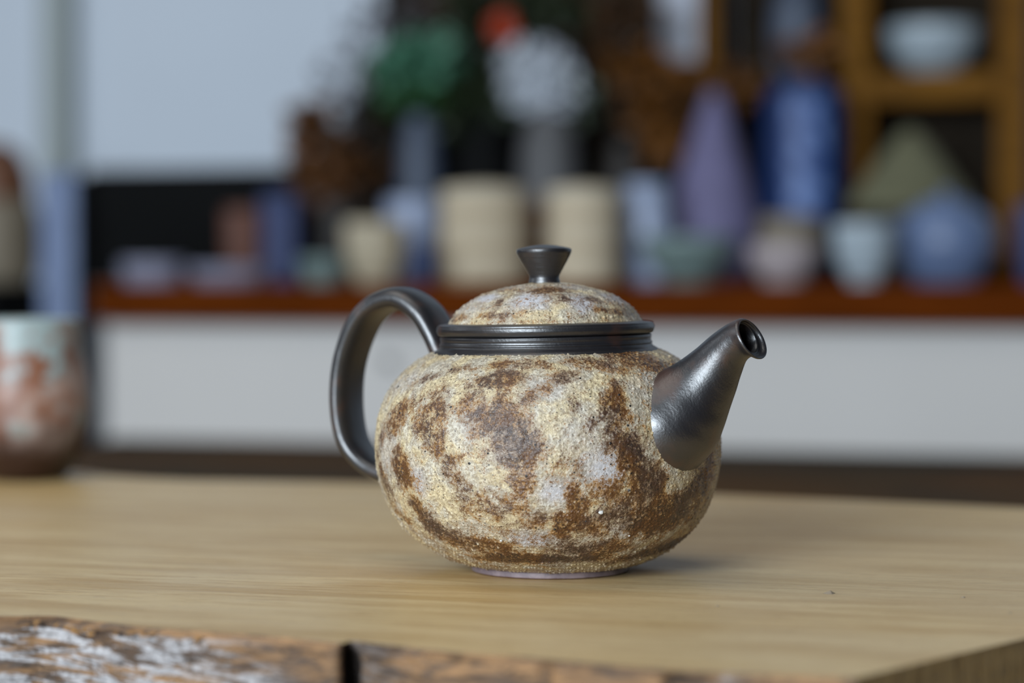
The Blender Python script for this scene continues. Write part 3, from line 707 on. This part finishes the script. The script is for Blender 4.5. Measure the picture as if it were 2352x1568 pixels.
# cobalt bottle with a blotchy pale blue strip down its front
t, p, s, P = pot('cobalt_bottle', 1846, .405, [(70, None), (86, None), (90, 630), (94, 500), (96, 360), (94, 250), (86, 212), (60, 192), (40, 182), (2, 178)], COBALT, 'tall cobalt blue bottle with a pale vertical strip', 'bottle')
zt = lambda y: CAM[2] - (y - HOR) * s - ZC
thl = np.linspace(-.52, .42, 24); rl = np.interp([zt(500), zt(360), zt(250)], P[:, 1][:8], P[:, 0][:8])
Vl = []; zsl = np.linspace(zt(505), zt(222), 30)
for z in zsl:
    r = np.interp(z, P[:9, 1], P[:9, 0]) + .0008
    Vl.append(np.stack([r * np.sin(thl), -r * np.cos(thl), np.full(24, z)], 1))
m = Mat('blotchy_pale_blue'); n = m.noise(45, 2, .5, m.co((1, 1, .8)))
mesh_np('pale_strip', np.concatenate(Vl), grid_quads(24, 30, False), m.done(m.mix(m.rng(n, .38, .6), srgb(34, 62, 118), srgb(94, 120, 172)), .5), True, t)

t, *_ = pot('white_bowl', 1984, .10, open_cup(74, 512, .5, .9), OFFW, 'small off-white cup between taupe bowl and periwinkle jar', 'cup')
t, p, s, P = pot('round_jar', 2172, .17, [(60, None), (72, None), (80, 640), (104, 600), (114, 555), (104, 510), (76, 480), (56, 474)], PERI, 'round periwinkle blue lidded jar on the right of the counter', 'jar')
lathe_part(t, 'lid', s, ZC, [(62, 476), (60, 470), (44, 460), (16, 454), (12, 448), (14, 442), (8, 436), (2, 435)], PERI)
t, p, s, P = pot('covered_basket', 2090, .365, [(80, None), (104, None), (112, 620), (116, 540), (112, 488), (104, 482)], DKB, 'dark basket with olive cone-shaped straw cover behind the jars', 'basket')
lathe_part(t, 'straw_cover', s, ZC, [(146, 486), (150, 480), (144, 466), (104, 410), (60, 350), (26, 310), (10, 298), (2, 296)], OLIVE)
t, *_ = pot('blue_cup', 2378, .12, open_cup(46, 468, .7, .98), BLUEP, 'deep blue cup cut off by the right picture edge', 'cup')

# dark panel at the left of the counter
p0, s0 = on(214, .50); p1, s1 = on(690, .50)
pc = (p0 + p1) / 2; pan = empty('blackboard', (pc[0], pc[1], ZC), 'black upright rectangular board standing behind the lavender dishes', 'board')
hp = CAM[2] - (388 - HOR) * (s0 + s1) / 2 - ZC; hu = (ucoord(p1) - ucoord(p0)) / 2
obox('board', (0, 0, 0.006), U, W, hu - .006, .008, hp - .012, BLACK, pan, .001)
for z in (0, hp - .006): obox('frame_rail', (0, 0, z), U, W, hu, .012, .006, BLACK, pan, .001)
for sg in (-1, 1): q = U * sg * (hu - .003); obox('frame_stile', (q[0], q[1], .0061), U, W, .003, .012, hp - .0123, BLACK, pan, .001)

# pale blue-grey upright panel at the counter's left end
p0, s0 = on(100, .02); p1, s1 = on(186, .02); pc = (p0 + p1) / 2
ep = empty('end_panel', (pc[0], pc[1], FLOOR), 'narrow upright blue-grey metal panel left of the counter', 'panel')
zt_ = CAM[2] - (396 - HOR) * s0 - FLOOR; hu = (ucoord(p1) - ucoord(p0)) / 2
obox('sheet', (0, 0, 0), U, W, hu, .012, zt_, STEEL, ep, .006)
q = U * (hu + .0032); obox('dark_edge_strip', (q[0], q[1], 0), U, W, .003, .014, zt_ - .004, BLACK, ep, .001)

# black stand with a covered jar at the far left
p, s = on(-20, .30); st = empty('black_stand', (p[0], p[1], FLOOR), 'black box-like stand at the far left edge of the picture', 'stand')
hs = CAM[2] - (652 - HOR) * s - FLOOR
obox('case', (0, 0, 0.02), U, W, .054, .10, hs - .032, BLACK, st, .003); obox('top', (0, 0, hs - .012), U, W, .056, .102, .012, BLACK, st, .003); obox('plinth', (0, 0, 0), U, W, .050, .095, .0205, BLACK, st, .003)
zb = FLOOR + hs
t, p, s, P = pot('stone_jar', -12, .30, [(70, None), (88, None), (98, 630), (104, 570), (102, 510), (92, 466), (80, 452)], TAUPE, 'taupe stoneware jar with brown cover at the far left', 'jar', base=zb)
lathe_part(t, 'cloth_cover', s, zb, [(84, 462), (88, 448), (86, 420), (74, 375), (52, 342), (26, 328), (2, 325)], BRN)

# dark back board behind the flowers
p0, s0 = on(880, .59); p1, s1 = on(1606, .59); pc = (p0 + p1) / 2; hu = (ucoord(p1) - ucoord(p0)) / 2
bb = empty('back_board', (pc[0], pc[1], ZC), 'tall dark brown wooden screen behind the flower vases', 'screen')
for k in range(5):
    q = U * (-hu + (k + .5) * 2 * hu / 5); obox('board', (q[0], q[1], .02), U, W, hu / 5 - .0008, .008, .62, DARKBACK, bb, .001)
obox('foot_rail', (0, 0, 0), U, W, hu, .012, .0198, DARKBACK, bb, .002); obox('top_rail', (0, 0, .6402), U, W, hu, .012, .02, DARKBACK, bb, .002)

# pine shelf rack on the right
RB, RD = .46, .11
def rx(px): return ucoord(on(px, RB)[0])
_, sR = on(1960, RB); rack = empty('shelf_rack', (*uw(rx(1960), C0 + RB + RD / 2), ZC), 'ochre pine shelf rack with open bays behind the right pottery', 'shelf')
RO = Vector(rack.location)
def rk(name, ua, ub, za, zb_, mat, wa=C0 + RB, wb=C0 + RB + RD, bev=.002):
    q = uw((ua + ub) / 2, (wa + wb) / 2); return obox(name, (q[0] - RO.x, q[1] - RO.y, za - RO.z), U, W, (ub - ua) / 2, (wb - wa) / 2, zb_ - za, mat, rack, bev)
zr = lambda y: CAM[2] - (y - HOR) * sR
ZT = zr(0) + .16
for a, b in ((1608, 1642), (1928, 1996), (2288, 2360)):
    rk('post', rx(a), rx(b), ZC, ZT, OCHRE)
SHL = {}
for a, b, ys in ((1642, 1928, ((190, 214), (600, 625))), (1996, 2288, ((170, 238), (600, 625)))):
    for ya, yb in ys:
        rk('shelf_board', rx(a) + .0003, rx(b) - .0003, zr(yb), zr(ya), OCHRE)
    rk('bay_back', rx(a) + .0003, rx(b) - .0003, ZC + .002, ZT - .002, INNER, C0 + RB + RD + .0005, C0 + RB + RD + .008, .0005)
rk('top_board', rx(1608) - .01, rx(2360) + .01, ZT + .0003, ZT + .018, OCHRE)
t, *_ = pot('serving_bowl', 2142, RB + .052, [(40, 168), (50, 169.5), (56, 169.5), (60, 164), (92, 128), (106, 92), (108, 66), (104, 62), (98, 92), (70, 140), (2, 150)], OFFW, 'bluish-white bowl on the pine shelf at upper right', 'bowl', base=zr(170) + .0003)
t, *_ = pot('grey_vase', 1830, RB + .050, [(34, 188), (40, 189.5), (46, 189.5), (56, 150), (62, 80), (56, 10), (38, -30), (30, -50), (34, -70), (30, -72), (24, -50), (2, -40)], SLATE, 'slate blue vase on the narrow shelf above the cobalt bottle', 'vase', base=zr(190) + .0003)

# pale hanging scroll left of the rack
p0, s0 = on(1512, .575); p1, s1 = on(1600, .575); pc = (p0 + p1) / 2; hu = (ucoord(p1) - ucoord(p0)) / 2
zs0 = CAM[2] - (150 - HOR) * s0; zs1 = CAM[2] - (-90 - HOR) * s0
sc = empty('paper_scroll', (pc[0], pc[1], zs0), 'pale bluish paper scroll hanging on the dark screen', 'scroll')
obox('sheet', (0, 0, .006), U, W, hu, .0015, zs1 - zs0 - .012, GL('scroll_paper', (186, 192, 206), .8), sc, .0005)
for z in (0, zs1 - zs0 - .006): obox('rod', (0, 0, z), U, W, hu + .004, .004, .006, BRN, sc, .002)

# ------------------------------------------------------------------ vases with plants
def leafm(name, c, rough=.5): return plain(name, c, rough, .35, 90)
def cluster(name, centers, n, lw, ll, mat, parent, loc, px_b, seed, curl=.3, layers=1.0):
    """leaves or petals, each a folded blade, spread through blobs given in photo pixels"""
    rs = random.Random(seed); V = []; F = []
    for (px, py, rx_, ry_) in centers:
        p, s = on(px, px_b); cz = CAM[2] - (py - HOR) * s
        for _ in range(int(n)):
            while True:
                a, b, c_ = rs.uniform(-1, 1), rs.uniform(-1, 1), rs.uniform(-1, 1)
                if a * a + b * b + c_ * c_ < 1: break
            q = np.array([p[0] + a * rx_ * s, p[1] + c_ * min(rx_ * s, .024), cz + b * ry_ * s]) - loc
            d = np.array([rs.gauss(a, .6), rs.gauss(c_ - .3, .6), rs.gauss(b * .6 + .1, .6)]); d /= np.linalg.norm(d) + 1e-6
            sd = np.cross(d, np.array([rs.gauss(0, 1), rs.gauss(0, 1), rs.gauss(0, 1)])); sd /= np.linalg.norm(sd) + 1e-6
            nn = np.cross(d, sd); L = ll * rs.uniform(.6, 1.3); w = lw * rs.uniform(.6, 1.3); k = len(V)
            V += [q, q + d * L * .35 + sd * w + nn * curl * w, q + d * L * .4, q + d * L * .35 - sd * w + nn * curl * w, q + d * L * .75 + sd * w * .7 + nn * curl * w * 1.3 - nn * L * .05, q + d * L * .75 - nn * L * .05, q + d * L * .75 - sd * w * .7 + nn * curl * w * 1.3 - nn * L * .05, q + d * L - nn * L * .14]
            F += [(k, k + 1, k + 2), (k, k + 2, k + 3), (k + 1, k + 4, k + 5, k + 2), (k + 2, k + 5, k + 6, k + 3), (k + 4, k + 7, k + 5), (k + 5, k + 7, k + 6)]
    o = poly(name, V, F, mat, True, parent); o['kind'] = 'stuff'; return o
def stem(parent, pts, loc, b, r, mat, name='stem'):
    P = []
    for px, py in pts:
        p, s = on(px, b); P.append([p[0], p[1], CAM[2] - (py - HOR) * s])
    P = catmull(np.array(P), 20) - loc; T = np.gradient(P, axis=0); V = []; a6 = np.linspace(0, 2 * np.pi, 6, endpoint=False)
    for q, tn in zip(P, T):
        tn /= np.linalg.norm(tn); x = np.cross(tn, [0, 1, 0]); x /= np.linalg.norm(x); y = np.cross(tn, x)
        V.append(q + r * (np.cos(a6)[:, None] * x + np.sin(a6)[:, None] * y))
    return mesh_np(name, np.concatenate(V), grid_quads(6, 20), mat, True, parent)
STEM = leafm('dark_stem', (48, 40, 30)); TWIG = leafm('grey_twig', (84, 80, 86))
def vase_of(px, b, prof, mat, name, label): 
    t, p, s, P = pot(name, px, b, prof, mat, label, 'vase'); return t, np.array([p[0], p[1], ZC])
VP = lambda hw, top: [(hw * .6, None), (hw * .8, None), (hw * .88, 640), (hw, 560), (hw * .98, 470), (hw * .86, top + 60), (hw * .66, top + 24), (hw * .62, top + 8), (hw * .7, top), (hw * .62, top - 1), (hw * .5, top + 16), (2, top + 30)]
# green plant in slate vase
t, L = vase_of(966, .44, VP(50, 268), SLATE, 'slender_vase', 'slender slate blue vase holding green leaves')
t = empty('green_plant', L + np.array([0, 0, .16]), 'leafy green branch standing in the slender slate vase', 'plant'); L = L + np.array([0, 0, .16])
cluster('foliage', [(930, 150, 62, 66), (975, 140, 60, 55)], 110, .008, .026, leafm('teal_green_leaf', (88, 142, 116)), t, L, .44, 1)
cluster('dark_foliage', [(905, 200, 50, 55), (1000, 215, 70, 40), (950, 235, 60, 26)], 80, .008, .026, leafm('deep_green_leaf', (42, 76, 38)), t, L, .45, 2)
cluster('grey_foliage', [(850, 90, 70, 70), (800, 190, 60, 60), (1040, 120, 40, 60), (900, 40, 70, 50)], 34, .006, .024, TWIG, t, L, .47, 3)
for q in ((930, 150), (1000, 160), (860, 110), (1030, 100)): stem(t, [(966, 330), ((966 + q[0]) / 2, 250), q], L, .44, .0014, STEM)
# black bottle with dark leaves and a red fruit
t, L = vase_of(1112, .46, VP(72, 282), BLACK, 'black_vase', 'squat black vase between the slate and grey-purple vases')
L = L + np.array([0, 0, .15]); t = empty('berry_branch', L, 'dark leafy branch with red-orange berries in the black vase', 'plant')
cluster('foliage', [(1110, 215, 60, 60), (1075, 140, 50, 60), (1130, 20, 90, 50), (1240, 30, 70, 60), (1090, 270, 60, 40)], 70, .009, .028, leafm('blackish_green_leaf', (36, 46, 26)), t, L, .46, 5)
cluster('brown_foliage', [(1320, 30, 70, 60), (1400, 60, 60, 60), (1020, 40, 60, 50)], 60, .009, .028, leafm('dark_brown_leaf', (66, 50, 34)), t, L, .50, 6)
stem(t, [(1112, 330), (1120, 220), (1150, 120), (1165, 40)], L, .46, .0016, STEM); stem(t, [(1150, 330), (1220, 180), (1300, 60), (1400, 10)], L, .50, .0016, STEM)
BER = plain('red_orange_berry', (160, 52, 16), .12)
for px, py, r in ((1160, 50, 24), (1148, 78, 22), (1174, 80, 20), (1136, 56, 16)):
    p, s = on(px, .43); V, Q = revolve(np.array([(max(.0004, r * s * math.sin(a)), -r * s * math.cos(a)) for a in np.linspace(0, math.pi, 16)]), 24)
    mesh_np('berry', V + np.array([p[0], p[1], CAM[2] - (py - HOR) * s]) - L, Q, BER, True, t)
# white hydrangea in grey-purple vase
t, L = vase_of(1262, .44, VP(76, 262), GREYP, 'wide_vase', 'wide grey-purple vase holding white flowers')
L = L + np.array([0, 0, .17]); t = empty('white_flowers', L, 'bunch of bluish-white flowers in the wide grey-purple vase', 'flowers')
cluster('petals', [(1235, 165, 80, 62), (1275, 200, 60, 50), (1215, 215, 40, 34)], 190, .007, .014, leafm('bluish_white_petal', (216, 222, 244)), t, L, .43, 8, .15)
cluster('leaves', [(1330, 230, 40, 50), (1180, 240, 30, 30)], 40, .007, .022, leafm('muted_green_leaf', (78, 88, 74)), t, L, .45, 9)
for q in ((1235, 190), (1280, 210)): stem(t, [(1262, 330), (1258, 270), q], L, .44, .0016, STEM)
# dried ochre leaves right
t, L = vase_of(1436, .43, VP(56, 330), DKB, 'dark_vase', 'dark brown vase holding dried ochre leaves')
L = L + np.array([0, 0, .13]); t = empty('dried_leaves', L, 'dried ochre-brown leaf spray in front of the dark screen', 'plant')
cluster('foliage', [(1470, 160, 60, 44), (1510, 210, 60, 50), (1520, 300, 50, 50), (1590, 190, 60, 30), (1690, 190, 44, 50), (1850, 125, 46, 24)], 52, .008, .026, leafm('ochre_dry_leaf', (116, 72, 24)), t, L, .425, 11)
cluster('dark_foliage', [(1420, 90, 60, 60), (1460, 250, 50, 50), (1600, 230, 60, 24), (1440, 20, 60, 50)], 46, .008, .026, leafm('umber_dry_leaf', (70, 46, 24)), t, L, .43, 12)
stem(t, [(1440, 400), (1460, 300), (1500, 200), (1460, 120)], L, .43, .0016, STEM); stem(t, [(1450, 380), (1540, 260), (1690, 190), (1850, 125)], L, .425, .0014, STEM)
# dry brown plant at the left
t, L = vase_of(782, .45, VP(60, 470), DKB, 'stout_vase', 'stout dark brown pot with a dry brown plant')
L = L + np.array([0, 0, .07]); t = empty('dry_brown_plant', L, 'dry russet-brown plant left of the slate vase', 'plant')
cluster('foliage', [(730, 370, 56, 70), (800, 400, 80, 50), (760, 440, 80, 50), (715, 290, 22, 40)], 80, .008, .028, leafm('russet_dry_leaf', (104, 66, 34)), t, L, .44, 14)
cluster('dark_foliage', [(850, 330, 70, 60), (880, 430, 60, 60), (870, 260, 60, 50), (840, 410, 70, 60), (900, 340, 50, 80), (740, 540, 60, 50), (840, 500, 50, 40)], 70, .009, .028, leafm('dark_dry_leaf', (46, 38, 30)), t, L, .46, 15)
cluster('grey_foliage', [(780, 280, 50, 60), (820, 230, 50, 50), (840, 310, 40, 30)], 26, .005, .022, TWIG, t, L, .47, 16)
for q in ((715, 280), (800, 380), (860, 300), (780, 240)): stem(t, [(782, 500), ((782 + q[0]) / 2, 430), q], L, .45, .0014, STEM)
